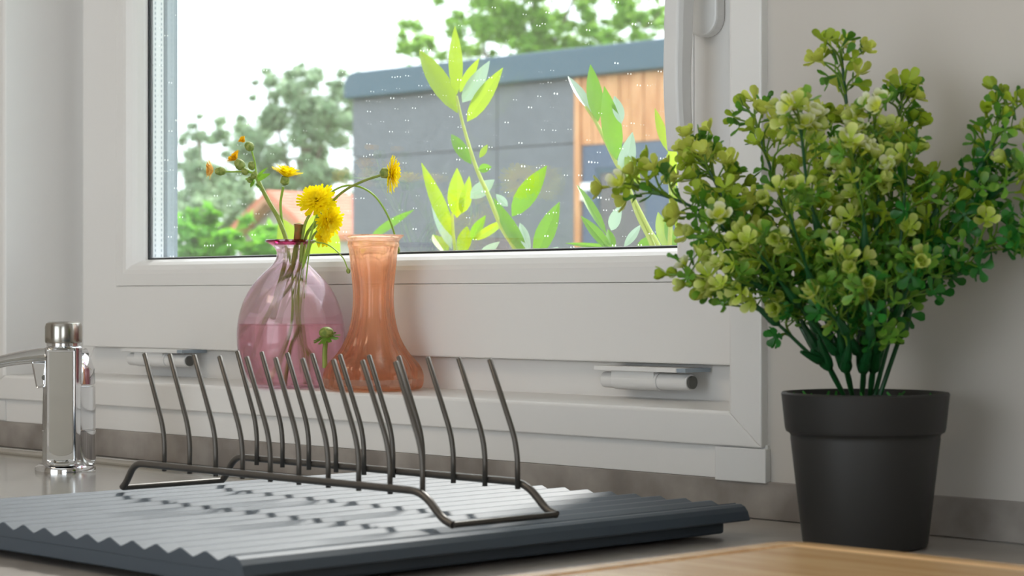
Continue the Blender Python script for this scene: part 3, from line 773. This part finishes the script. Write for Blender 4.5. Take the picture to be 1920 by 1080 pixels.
    # stems: photograph path, depth offset at the top, where the sprays start
    S = [([(1606, 740), (1612, 600), (1604, 380), (1590, 220), (1578, 110)], .00, .38, 1.0),
         ([(1640, 740), (1655, 560), (1672, 360), (1690, 190)], .02, .36, 1.0),
         ([(1588, 740), (1530, 650), (1440, 500), (1320, 400), (1205, 352)], -.02, .40, 1.0),
         ([(1594, 740), (1548, 600), (1480, 420), (1420, 240)], .03, .36, 1.0),
         ([(1580, 740), (1520, 665), (1430, 585), (1310, 520)], -.05, .42, .9),
         ([(1650, 740), (1690, 625), (1715, 560), (1800, 400), (1850, 290), (1895, 215)], -.03, .42, .95),
         ([(1626, 740), (1640, 520), (1648, 340), (1640, 230)], -.05, .30, 1.0),
         ([(1612, 740), (1575, 560), (1520, 380), (1500, 230)], -.06, .32, 1.0),
         ([(1690, 625), (1720, 560), (1790, 500), (1860, 455), (1910, 440)], -.05, .26, 1.15),
         ([(1800, 400), (1850, 370), (1905, 330)], -.05, .1, 1.0),
         ([(1592, 740), (1500, 610), (1400, 460), (1330, 320)], .02, .40, 1.0),
         ([(1640, 740), (1680, 600), (1716, 470), (1725, 370)], .015, .34, .8),
         ([(1612, 740), (1600, 640), (1585, 560), (1570, 500)], -.075, .42, 1.0),
         ([(1590, 740), (1520, 600), (1420, 430), (1310, 300)], .05, .46, .9),
         ([(1632, 740), (1650, 630), (1660, 560)], -.07, .5, .8),
         ([(1598, 740), (1550, 640), (1480, 550), (1420, 470)], -.07, .42, 1.0),
         ([(1620, 740), (1600, 540), (1560, 360), (1545, 260)], .05, .36, 1.0),
     ([(1600, 740), (1540, 620), (1450, 520), (1350, 450)], -.04, .45, 1.0),
     ([(1630, 740), (1668, 600), (1690, 440), (1700, 300)], -.05, .36, .9),
     ([(1606, 740), (1570, 620), (1520, 520), (1480, 400)], -.08, .40, 1.0),
     ([(1612, 740), (1620, 560), (1620, 420), (1600, 310)], -.07, .36, 1.0),
     ([(1588, 740), (1520, 600), (1440, 545), (1370, 530)], -.06, .45, 1.1),
     ([(1640, 740), (1675, 600), (1712, 520)], -.07, .42, 1.1),
     ([(1606, 740), (1590, 630), (1545, 575)], -.09, .45, 1.2),
     ([(1622, 740), (1632, 640), (1625, 560)], -.09, .45, 1.1),
     ([(1640, 740), (1690, 560), (1745, 430), (1760, 380)], -.02, .45, 1.0)]
    nb = 0; todo = []
    for (path, dd, s0, dens) in S:
        bases = [((1582, 741), (1552, 685)), ((1598, 741), (1586, 690)), ((1616, 741), (1619, 692)), ((1631, 741), (1638, 690))]
        if path[0][1] == 740:
            if path[1][0] in (1690,): pass
            else:
                bx = min(bases, key=lambda q_: abs(q_[1][0] - (path[1][0] * .35 + 1612 * .65 + (path[1][0] - 1600) * .25)))
                path = [bx[0], bx[1]] + [p_ for p_ in path[1:] if p_[1] < 668]
        n = len(path)
        P = [pt(x, y, dd * i / (n - 1)) for i, (x, y) in enumerate(path)]
        sp = smooth_path(P, 8)
        q = MB().tube(sp, [.0017 - .0007 * i / (len(sp) - 1) for i in range(len(sp))], 8)
        if path[0][1] > 700:
            k_ = 8; ax = (sp[k_ + 2] - sp[k_]).normalized()      # knuckle where the stalk forks
            q.lathe([(.0016, -.004), (.0040, -.001), (.0044, .004), (.0032, .012), (.0016, .022)], sp[k_], 8, axis=ax)
        for f in (s0, (s0 + 1) * .5):                     # moulded sleeves on the stem
            i = min(len(sp) - 2, int(f * (len(sp) - 1))); ax = (sp[i + 1] - sp[i]).normalized()
            q.lathe([(.0016, -.002), (.0036, .001), (.0034, .005), (.0020, .015), (.0012, .020)], sp[i], 8, axis=ax)
        st = q.build('stem', MS, t)
        tw = MB(); px_path = smooth_path([Vector((x, y, 0)) for x, y in path], 8)
        total = sum((px_path[i + 1] - px_path[i]).length for i in range(len(px_path) - 1)); acc = 0; nxt = s0 * total
        spots = []
        for i in range(len(px_path) - 1):
            seg = (px_path[i + 1] - px_path[i]); 
            while acc + seg.length >= nxt:
                u = (nxt - acc) / max(seg.length, 1e-6); spots.append((px_path[i] + seg * u, seg.normalized(), nxt / total)); nxt += 25 / dens
            acc += seg.length
        spots.append((px_path[-1], (px_path[-1] - px_path[-2]).normalized(), 1.0))
        for (pp, tg, fr) in spots:
            end = fr > .985
            for b in range(2 if end else R.choice((1, 2, 2))):
                sgn = R.choice((-1, 1)) if not end else (-1, 1)[b % 2]
                ang = sgn * (R.uniform(.25, 1.15) if not end else R.uniform(.05, .5))
                L = R.uniform(34, 84) * (1.0 if fr > .55 else .8) * (.6 if end else 1)
                d0 = Vector((tg.x * math.cos(ang * .4) - tg.y * math.sin(ang * .4), tg.x * math.sin(ang * .4) + tg.y * math.cos(ang * .4), 0))
                d1 = Vector((tg.x * math.cos(ang) - tg.y * math.sin(ang), tg.x * math.sin(ang) + tg.y * math.cos(ang), 0))
                if d1.y > .35: d1.y *= -.2
                db = dd * fr + R.uniform(-.004, .004); de = db + R.uniform(-.030, .028)
                A = pp; Bp = pp + d0 * L * .5; Cp = pp + d0 * L * .45 + d1 * L * .6
                p3 = [pt(A.x, A.y, dd * fr), pt(Bp.x, Bp.y, (db + de) / 2), pt(Cp.x, Cp.y, de)]
                tp_ = smooth_path(p3, 5); tw.tube(tp_, [.0010, .00095, .0009, .0009, .0008, .0008, .0008, .0007, .0007, .0007, .0007][:len(tp_)], 6, False)
                def put(p, tgt, kind):
                    me = R.choice(kind)
                    zz = (Vector(tgt).normalized() + Vector((R.uniform(-.6, .6), R.uniform(-.9, .3), R.uniform(-.3, .7)))).normalized()
                    rq = zz.to_track_quat('Z', 'Y') @ Matrix.Rotation(R.uniform(0, 6.28), 3, 'Z').to_quaternion()
                    todo.append((p.copy(), rq, R.uniform(.9, 1.22), me, st, kind is budm))
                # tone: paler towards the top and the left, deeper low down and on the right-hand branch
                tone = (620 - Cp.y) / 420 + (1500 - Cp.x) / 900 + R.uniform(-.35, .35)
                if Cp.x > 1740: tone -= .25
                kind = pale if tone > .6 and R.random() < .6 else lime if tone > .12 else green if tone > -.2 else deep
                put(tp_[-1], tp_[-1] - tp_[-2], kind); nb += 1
                if R.random() < .95:
                    i = R.choice((4, 5, 6)); side = (tp_[i + 1] - tp_[i]).orthogonal().normalized() * R.choice((-1, 1)) * .008 + UP * .004
                    tw.tube([tp_[i], tp_[i] + side], .0006, 5, False)
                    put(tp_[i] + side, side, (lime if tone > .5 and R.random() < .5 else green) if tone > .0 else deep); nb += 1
                if R.random() < .2:
                    i = 6; side = UP * .010 + RGT * R.uniform(-.012, .012); tw.tube([tp_[i], tp_[i] + side], .0005, 5, False); put(tp_[i] + side, side, budm); nb += 1
        tw.build('twigs', ML, st)
    # the 300 clusters nearest the lens are pieces of their own, the ones behind them one mass
    todo.sort(key=lambda a: (a[5], a[0].dot(FWD)))
    mass = {}
    for k, (p, rq, sc_, me, st, _) in enumerate(todo):
        if k < 300:
            o = bpy.data.objects.new(me.name.split('.')[0], me); COL.objects.link(o)
            o.parent = st; o.location = p; o.rotation_euler = rq.to_euler(); o.scale = (sc_,) * 3
        else:
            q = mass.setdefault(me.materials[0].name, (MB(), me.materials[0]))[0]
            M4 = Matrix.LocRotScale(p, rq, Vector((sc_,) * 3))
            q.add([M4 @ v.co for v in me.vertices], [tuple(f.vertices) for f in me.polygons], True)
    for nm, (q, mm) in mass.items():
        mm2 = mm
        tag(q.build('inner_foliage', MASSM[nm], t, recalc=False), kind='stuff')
plant()

# ------------------------------------------------------------------ outdoors: laurel shoots close to the glass
LG = leafmat('laurel_leaf', srgb(112, 168, 40), srgb(126, 184, 26), .5, .35, .5)
LY = leafmat('young_laurel_leaf', srgb(160, 190, 40), srgb(172, 200, 20), .55, .35, .5)
LS = leafmat('laurel_underside', srgb(190, 212, 200), srgb(170, 205, 170), .3, .3, .5)
LST = mat('laurel_stem', srgb(190, 205, 90), .5)
GZ = -1.0
def shoot(label, stems, leaves, Y):
    x0, y0 = stems[0][-1]; b = at(x0, y0, Y); 
    t = thing('laurel_shoot', label, 'shrub', (b.x, b.y, GZ), 'laurel shoots outside the window')
    for st in stems:
        P = [at(x, y, Y + .0) for x, y in st]; e = P[-1]
        P += [e + Vector((.004, .002, -.05)), Vector((e.x + .02, e.y + .01, .0)), Vector((e.x + .03, e.y + .02, GZ))]
        sp = smooth_path(P, 6)
        MB().tube(sp, [.0016 + .0022 * i / (len(sp) - 1) for i in range(len(sp))], 8).build('stem', LST, t)
    for (x0, y0, x1, y1, hw, k) in leaves:
        m = {'y': LY, 'g': LG, 's': LS}[k]
        d1 = R.uniform(-.03, .03); p0 = at(x0, y0, Y + .0); p1 = at(x1, y1, Y + d1)
        scale = (p0 - Vector((0, 0, CAM_Z))).dot(FWD) / F
        face = -FWD + RGT * R.uniform(-.25, .25) + UP * R.uniform(-.1, .35)
        leaf_at(t, p0, p1, hw * .98 * scale, m, face, curl=R.uniform(-.10, .16), fold=R.uniform(.25, .5))
shoot('tallest laurel shoot outside, with a crown of yellow-green leaves before the grey wall',
      [[(856, 180), (866, 225), (880, 275), (895, 320), (915, 365), (940, 425), (972, 482)]],
      [(858, 212, 786, 93, 20, 'y'), (856, 178, 853, 49, 14, 'y'), (862, 173, 899, 109, 10, 'y'), (876, 228, 943, 127, 16, 'y'), (867, 192, 918, 114, 16, 's'),
       (884, 308, 846, 252, 12, 'g'), (899, 296, 914, 271, 6, 'y'), (897, 318, 922, 313, 9, 'g'), (882, 372, 927, 337, 15, 's'),
       (960, 406, 1025, 311, 20, 'g'), (1004, 485, 1049, 379, 19, 'g'), (988, 482, 925, 371, 14, 'g'), (952, 387, 930, 364, 8, 's'), (972, 468, 952, 420, 10, 's'),
       (994, 472, 975, 418, 10, 's'), (897, 484, 937, 453, 10, 's'), (1014, 486, 1047, 463, 9, 's')], 1.74)
shoot('low laurel shoot outside behind the reflection of the yellow flowers',
      [[(848, 400), (850, 440), (855, 482)]],
      [(849, 445, 790, 305, 14, 'y'), (847, 467, 808, 366, 12, 's'), (837, 478, 812, 440, 14, 'y'), (864, 480, 876, 424, 14, 'y'), (888, 450, 956, 408, 9, 'y'),
       (884, 450, 911, 404, 11, 'g'), (795, 486, 763, 474, 9, 'g'), (857, 408, 857, 315, 18, 'y'), (866, 400, 880, 330, 12, 'y')], 1.84)
shoot('laurel shoot outside in front of the wooden cladding, leaning up to the left',
      [[(1098, 200), (1118, 230), (1151, 297), (1176, 344), (1195, 400), (1229, 476)], [(1190, 375), (1215, 425), (1240, 476)]],
      [(1121, 228, 1107, 121, 16, 'g'), (1156, 300, 1133, 162, 20, 'g'), (1109, 210, 1065, 143, 10, 's'), (1165, 232, 1152, 180, 11, 's'), (1168, 340, 1186, 248, 17, 's'),
       (1196, 358, 1173, 287, 13, 'y'), (1137, 440, 1082, 347, 9, 'g'), (1148, 474, 1089, 405, 11, 'g'), (1146, 432, 1165, 383, 12, 's'), (1170, 463, 1201, 422, 8, 's'),
       (1190, 472, 1060, 456, 6, 'g'), (1193, 474, 1234, 440, 13, 'g'), (1150, 470, 1140, 430, 9, 'g')], 1.68)
shoot('laurel shoot outside partly hidden by the window handle',
      [[(1252, 290), (1258, 380), (1256, 478)]],
      [(1252, 474, 1234, 398, 16, 'y'), (1266, 472, 1247, 411, 10, 'g'), (1252, 284, 1228, 203, 9, 'y'), (1272, 350, 1258, 270, 17, 'y'), (1275, 440, 1262, 340, 12, 'y'), (1276, 470, 1284, 400, 10, 'y')], 1.64)
t = thing('broad_leaved_plant', 'broad rounded yellow-green leaves outside directly behind the flowers in the pink vase', 'shrub', (at(590, 480, 1.9).x, 1.9, GZ))
stemtube(t, [at(590, 515, 1.9), at(590, 515, 1.9) - UP * .6, Vector((at(590, 480, 1.9).x, 1.91, GZ))], .003, .005, LST)
LB = leafmat('broad_leaf', srgb(160, 190, 40), srgb(178, 205, 20), .6, .4, .4)
leaf_at(t, at(590, 520, 1.9), at(604, 390, 1.9), 46 * 2.9 / F, LB, -FWD + UP * .2, .05)
leaf_at(t, at(575, 520, 1.92), at(525, 408, 1.92), 30 * 2.9 / F, LB, -FWD + UP * .2, .05)
t = tag(thing('laurel_shoot', 'x', 'shrub', (at(700, 470, 1.8).x, 1.8, GZ)), 'single laurel leaf outside just behind the amber vase', 'shrub', 'laurel shoots outside the window')
stemtube(t, [at(692, 447, 1.8), at(692, 447, 1.8) - UP * .6, Vector((at(692, 447, 1.8).x, 1.8, GZ))], .002, .004, LST)
leaf_at(t, at(692, 448, 1.8), at(777, 393, 1.8), 10 * 2.75 / F, LG, -FWD + UP * .4, .05)

# ------------------------------------------------------------------ outdoors: ground, flat-roofed house, red-roofed house
G_OUT = mat('garden_ground', srgb(96, 118, 62), .9, noise=(.6, srgb(120, 124, 86), 4, .4, .6))
struct(MB().box(-160, 60, 1.53, 170, GZ - .2, GZ).build('ground', G_OUT))
def flathouse():
    e = (RGT * 4160 - FWD * 4000).normalized(); ni = (RGT * 4000 + FWD * 4160).normalized()
    o0 = dp(660, 559, 22.0); k0 = (o0 - Vector((0, 0, CAM_Z))).dot(ni)
    def fac(x, y, back=0.0):
        d = FWD * F + RGT * (x - HX) + UP * (HY - y)
        p = Vector((0, 0, CAM_Z)) + d * (k0 / d.dot(ni)); return p + ni * back
    def sz(x, y): p = fac(x, y); return (p - o0).dot(e), p.z
    t = thing('flat_roofed_house', 'modern dark grey flat-roofed house with wooden cladding outside the window', 'house', (o0.x, o0.y, GZ))
    MC = mat('grey_facade_board', srgb(112, 117, 124), .7, noise=(9, srgb(105, 110, 117), 3, .35, .65)); MF = mat('blue_grey_fascia', srgb(58, 90, 106), .45); MD = mat('slate_blue_panel', srgb(80, 98, 122), .6)
    MT = mat('larch_board', srgb(196, 132, 84), .6, noise=(3, srgb(222, 166, 118), 6, .35, .65, (6, 6, 1))); MG = thinglass('door_glass', (.35, .33, .3, 1)); MW = mat('white_plate', srgb(245, 245, 245), .4); MI = mat('beige_reflection', srgb(150, 132, 112), .8)
    def slab(name, s0, s1, z0, z1, b0, b1, m, parent=t, bevel=.004):
        c = o0 + e * (s0 + s1) / 2 + ni * (b0 + b1) / 2; c.z = (z0 + z1) / 2
        return MB().obox(c, e * (s1 - s0) / 2, ni * (b1 - b0) / 2, UP * (z1 - z0) / 2).build(name, m, parent, bevel)
    sL, zTop = sz(660, 138); _, zFas = sz(660, 187); _, zSeam = sz(660, 297)
    sS, _ = sz(932, 240); sP, _ = sz(1080, 240); sE = sP + 6.0
    zClad = sz(1160, 268)[1]
    slab('walls', sL + .02, sE, GZ, zFas + .02, .03, 6.0, MC)
    for (a0, a1) in ((sL, sS), (sS, sP)):
        for (z0, z1) in ((GZ, zSeam), (zSeam, zFas)):
            slab('facade_panel', a0 + .006, a1 - .006, z0 + .006, z1 - .006, 0, .028, MC)
    # fascia with rounded upper left corner
    ov = .10; rr = .16; pts = [(sL - .03, zFas), (sL - .03, zTop - rr)] + [(sL - .03 + rr - rr * math.cos(a), zTop - rr + rr * math.sin(a)) for a in [math.pi / 2 * i / 8 for i in range(1, 9)]] + [(sE, zTop), (sE, zFas)]
    q = MB(); q.prism([Vector((o0.x, o0.y, 0)) + e * s - ni * ov + UP * z for s, z in pts], ni * 6.2); q.build('roof_fascia', MF, t, .02)
    slab('corner_post', sP, sP + .07, GZ, zFas, -.03, .028, MT)
    s = sP + .075; i = 0
    while s < sE - .2:
        wv = .135 + .02 * ((i * 7) % 3); slab('cladding_board', s, s + wv - .008, zClad, zFas - .003, -.008 + .004 * (i % 2), .028, MT); s += wv; i += 1
    dl, zd = sz(1117, 316); dr = dl + .62
    slab('entrance_panel', sP + .075, dl, GZ, zClad - .004, .0, .028, MD); slab('entrance_panel', dr, sE - .2, GZ, zClad - .004, .0, .028, MD); slab('entrance_panel', dl, dr, zd, zClad - .004, .0, .028, MD)
    d = slab('entrance_door', dl, dr, GZ, zd, .025, .029, MI)  # beige reflection of the door glass painted onto a flat backing
    slab('door_pane', dl + .04, dr - .04, GZ, zd - .05, .016, .022, MG, d)
    for (s0, s1, z0, z1) in ((dl, dl + .035, GZ, zd), (dr - .035, dr, GZ, zd), (dl + .035, dr - .035, zd - .045, zd)): slab('door_frame', s0, s1, z0, z1, .008, .0245, MF, d)
    for (x0, y0, x1, y1) in ((1088, 343, 1112, 357), (1089, 361, 1099, 376)):
        a, za = sz(x0, y0); b, zb = sz(x1, y1); slab('wall_plate', a, b, zb, za, -.02, -.001, MW)
flathouse()
def redhouse():
    D = 45.0; ap = dp(500, 358, D); Y0 = ap.y
    lf = at(415, 446, Y0); hw = ap.x - lf.x; drop = ap.z - lf.z; L = 9.0
    t = thing('red_roofed_house', 'small house with a red tiled gable roof far behind the flowers', 'house', (ap.x, Y0, GZ))
    MR = mat('red_tile', srgb(214, 130, 104), .8, noise=(4, srgb(232, 156, 130), 4, .35, .65)); MWl = mat('pale_render', srgb(196, 190, 186), .8); MV = mat('brown_soffit', srgb(190, 140, 108), .7)
    q = MB(); w2 = hw * .93
    q.prism([(ap.x - w2, Y0 + .35, GZ), (ap.x + w2, Y0 + .35, GZ), (ap.x + w2, Y0 + .35, lf.z - .02), (ap.x, Y0 + .35, ap.z - .14), (ap.x - w2, Y0 + .35, lf.z - .02)], (0, L - .5, 0)); q.build('walls', MWl, t)
    for s in (-1, 1):
        q = MB(); th = .10
        q.prism([(ap.x, Y0, ap.z), (ap.x + s * hw, Y0, lf.z), (ap.x + s * hw, Y0, lf.z - th), (ap.x, Y0, ap.z - th)], (0, L, 0)); rf = q.build('roof_slope', MR, t)
        rows = 14
        for k in range(rows):                         # tile courses, each lapping the next
            u0, u1 = k / rows, (k + 1.06) / rows
            a0 = Vector((ap.x + s * hw * u0, Y0 - .02, ap.z - drop * u0 + .012)); a1 = Vector((ap.x + s * hw * u1, Y0 - .02, ap.z - drop * u1 + .035))
            q = MB().prism([a0, a1, a1 + Vector((0, 0, -.03)), a0 + Vector((0, 0, -.012))], (0, L + .04, 0)); q.build('tile_course', MR, rf)
        q = MB().prism([(ap.x, Y0 - .03, ap.z - .10), (ap.x + s * hw, Y0 - .03, lf.z - .10), (ap.x + s * hw, Y0 - .03, lf.z - .24), (ap.x, Y0 - .03, ap.z - .24)], (0, .3, 0)); q.build('barge_board', MV, t)
redhouse()

# ------------------------------------------------------------------ outdoors: trees and shrubs
rng = np.random.default_rng(5)
def foliage(name, blobs, n, size, m, parent, flat=.6):
    """leaves scattered in clumps: blobs = (centre, radius)"""
    wts = np.array([b[1] ** 2 for b in blobs]); wts = wts / wts.sum()
    idx = rng.choice(len(blobs), n, p=wts)
    C = np.array([tuple(b[0]) for b in blobs])[idx]; Rr = np.array([b[1] for b in blobs])[idx]
    d = rng.normal(size=(n, 3)); d /= np.linalg.norm(d, axis=1)[:, None]
    r = Rr * np.abs(rng.normal(0, .62, n))
    P = C + d * r[:, None] * np.array([1, 1, .8])
    a = rng.normal(size=(n, 3)); a[:, 2] *= flat; a /= np.linalg.norm(a, axis=1)[:, None]
    b = np.cross(a, rng.normal(size=(n, 3))); b /= np.linalg.norm(b, axis=1)[:, None]
    s = size * rng.uniform(.7, 1.3, n)[:, None]
    nrm = np.cross(a, b)
    V = np.stack([P - a * s, P + b * s * .42 + nrm * s * .1, P + a * s, P - b * s * .42 + nrm * s * .1], 1).reshape(-1, 3)
    me = bpy.data.meshes.new(name); me.vertices.add(4 * n); me.vertices.foreach_set('co', V.ravel())
    me.loops.add(4 * n); me.loops.foreach_set('vertex_index', np.arange(4 * n)); me.polygons.add(n)
    me.polygons.foreach_set('loop_start', np.arange(0, 4 * n, 4)); me.polygons.foreach_set('loop_total', np.full(n, 4))
    me.update(calc_edges=True); me.materials.append(m)
    o = link(name, me, parent); o['kind'] = 'stuff'; return o
TR1 = leafmat('tree_leaf', srgb(146, 172, 142), srgb(190, 212, 172), .5, .6, .3, var=.35)
TR2 = leafmat('bright_tree_leaf', srgb(130, 178, 84), srgb(180, 220, 100), .5, .6, .3, var=.35)
TR3 = leafmat('shrub_leaf', srgb(100, 165, 60), srgb(140, 205, 60), .5, .5, .4, var=.35)
BARK = mat('bark', srgb(120, 112, 96), .9)
def tree(label, spots, depth, n, size, m, trunk_x, cat='tree', name='garden_tree', group='trees beyond the garden'):
    """spots: photograph pixel centres and radii of the leaf clumps, spread in depth around the crown"""
    bl = []
    for (x, y, r) in spots:
        rad = r * depth / F
        for k in range(9):
            dx, dy = R.gauss(0, .6) * r, R.gauss(0, .6) * r
            bl.append((dp(x + dx, y + dy, depth + R.uniform(-2, 2) * rad), rad * R.uniform(.2, .55)))
    b = dp(trunk_x, 559, depth); b.z = GZ
    t = thing(name, label, cat, b, group)
    top = dp(trunk_x, min(s[1] for s in spots) + 30, depth)
    tr = stemtube(t, [b, b.lerp(top, .5) + Vector((depth * .001, 0, 0)), top], depth * .0035, depth * .0008, BARK, 'trunk', 10)
    for (x, y, r) in spots[::2]:
        c = dp(x, y, depth); s0 = b.lerp(top, R.uniform(.35, .7)); stemtube(t, [s0, s0.lerp(c, .5) + UP * depth * .004, c], depth * .0012, depth * .0004, BARK, 'branch', 6)
    foliage('crown', bl, n, size, m, t)
    return t
tree('large pale green leafy tree on the left outside, beside the grey house',
     [(470, 260, 40), (520, 220, 48), (560, 170, 40), (620, 190, 44), (590, 250, 50), (640, 260, 45), (540, 300, 45), (480, 320, 40), (620, 320, 45), (575, 330, 45), (440, 300, 40), (420, 250, 22), (650, 160, 25), (550, 140, 20), (500, 180, 22)],
     60, 34000, .10, TR1, 570)
tree('thin pale tree at the far left edge of the view, beside the window frame',
     [(350, 260, 22), (345, 300, 26), (380, 330, 30), (350, 360, 30), (400, 350, 35), (410, 225, 12), (370, 240, 14), (430, 380, 30), (340, 400, 30)], 70, 12000, .11, TR1, 375)
tree('bright green tree rising behind the flat roof of the grey house',
     [(800, 90, 34), (780, 70, 26), (860, 60, 46), (900, 20, 46), (960, 50, 50), (1010, 10, 46), (1040, 60, 44), (1100, 30, 46), (1150, 50, 40), (1180, 10, 36), (870, -30, 60), (980, -60, 70), (1100, -60, 70), (1210, 60, 20), (1240, 20, 22), (760, 100, 16), (1000, 90, 40), (1090, 85, 36), (900, 100, 40), (1300, 30, 40)],
     38, 34000, .065, TR2, 1000)
tree('bright green leafy shrub outside at the bottom left of the glass',
     [(350, 450, 35), (390, 430, 30), (430, 470, 40), (480, 450, 32), (360, 490, 40), (520, 480, 30), (400, 490, 40), (470, 495, 40), (345, 410, 22), (540, 500, 40), (380, 560, 60), (470, 570, 60), (430, 640, 60), (350, 640, 50), (500, 650, 50), (400, 740, 55), (460, 800, 50)], 9, 5200, .045, TR3, 430, 'shrub', 'garden_shrub', 'shrubs outside')
tree('darker shrub between the red roof and the left window edge',
     [(345, 400, 30), (390, 390, 34), (430, 405, 26), (360, 430, 36), (420, 430, 30), (330, 440, 30), (470, 380, 22), (450, 350, 22)], 52, 5000, .12, TR1, 390, 'shrub', 'garden_shrub', 'shrubs outside')
a = dp(343, 420, 20)
tag(MB().box(a.x - .05, a.x + .05, a.y - .05, a.y + .05, GZ, dp(343, 398, 20).z).build('fence_post', mat('pale_post', srgb(215, 215, 210), .7), origin=None, bevel=.01), 'pale fence post standing among the shrubs at the left window edge', 'post')
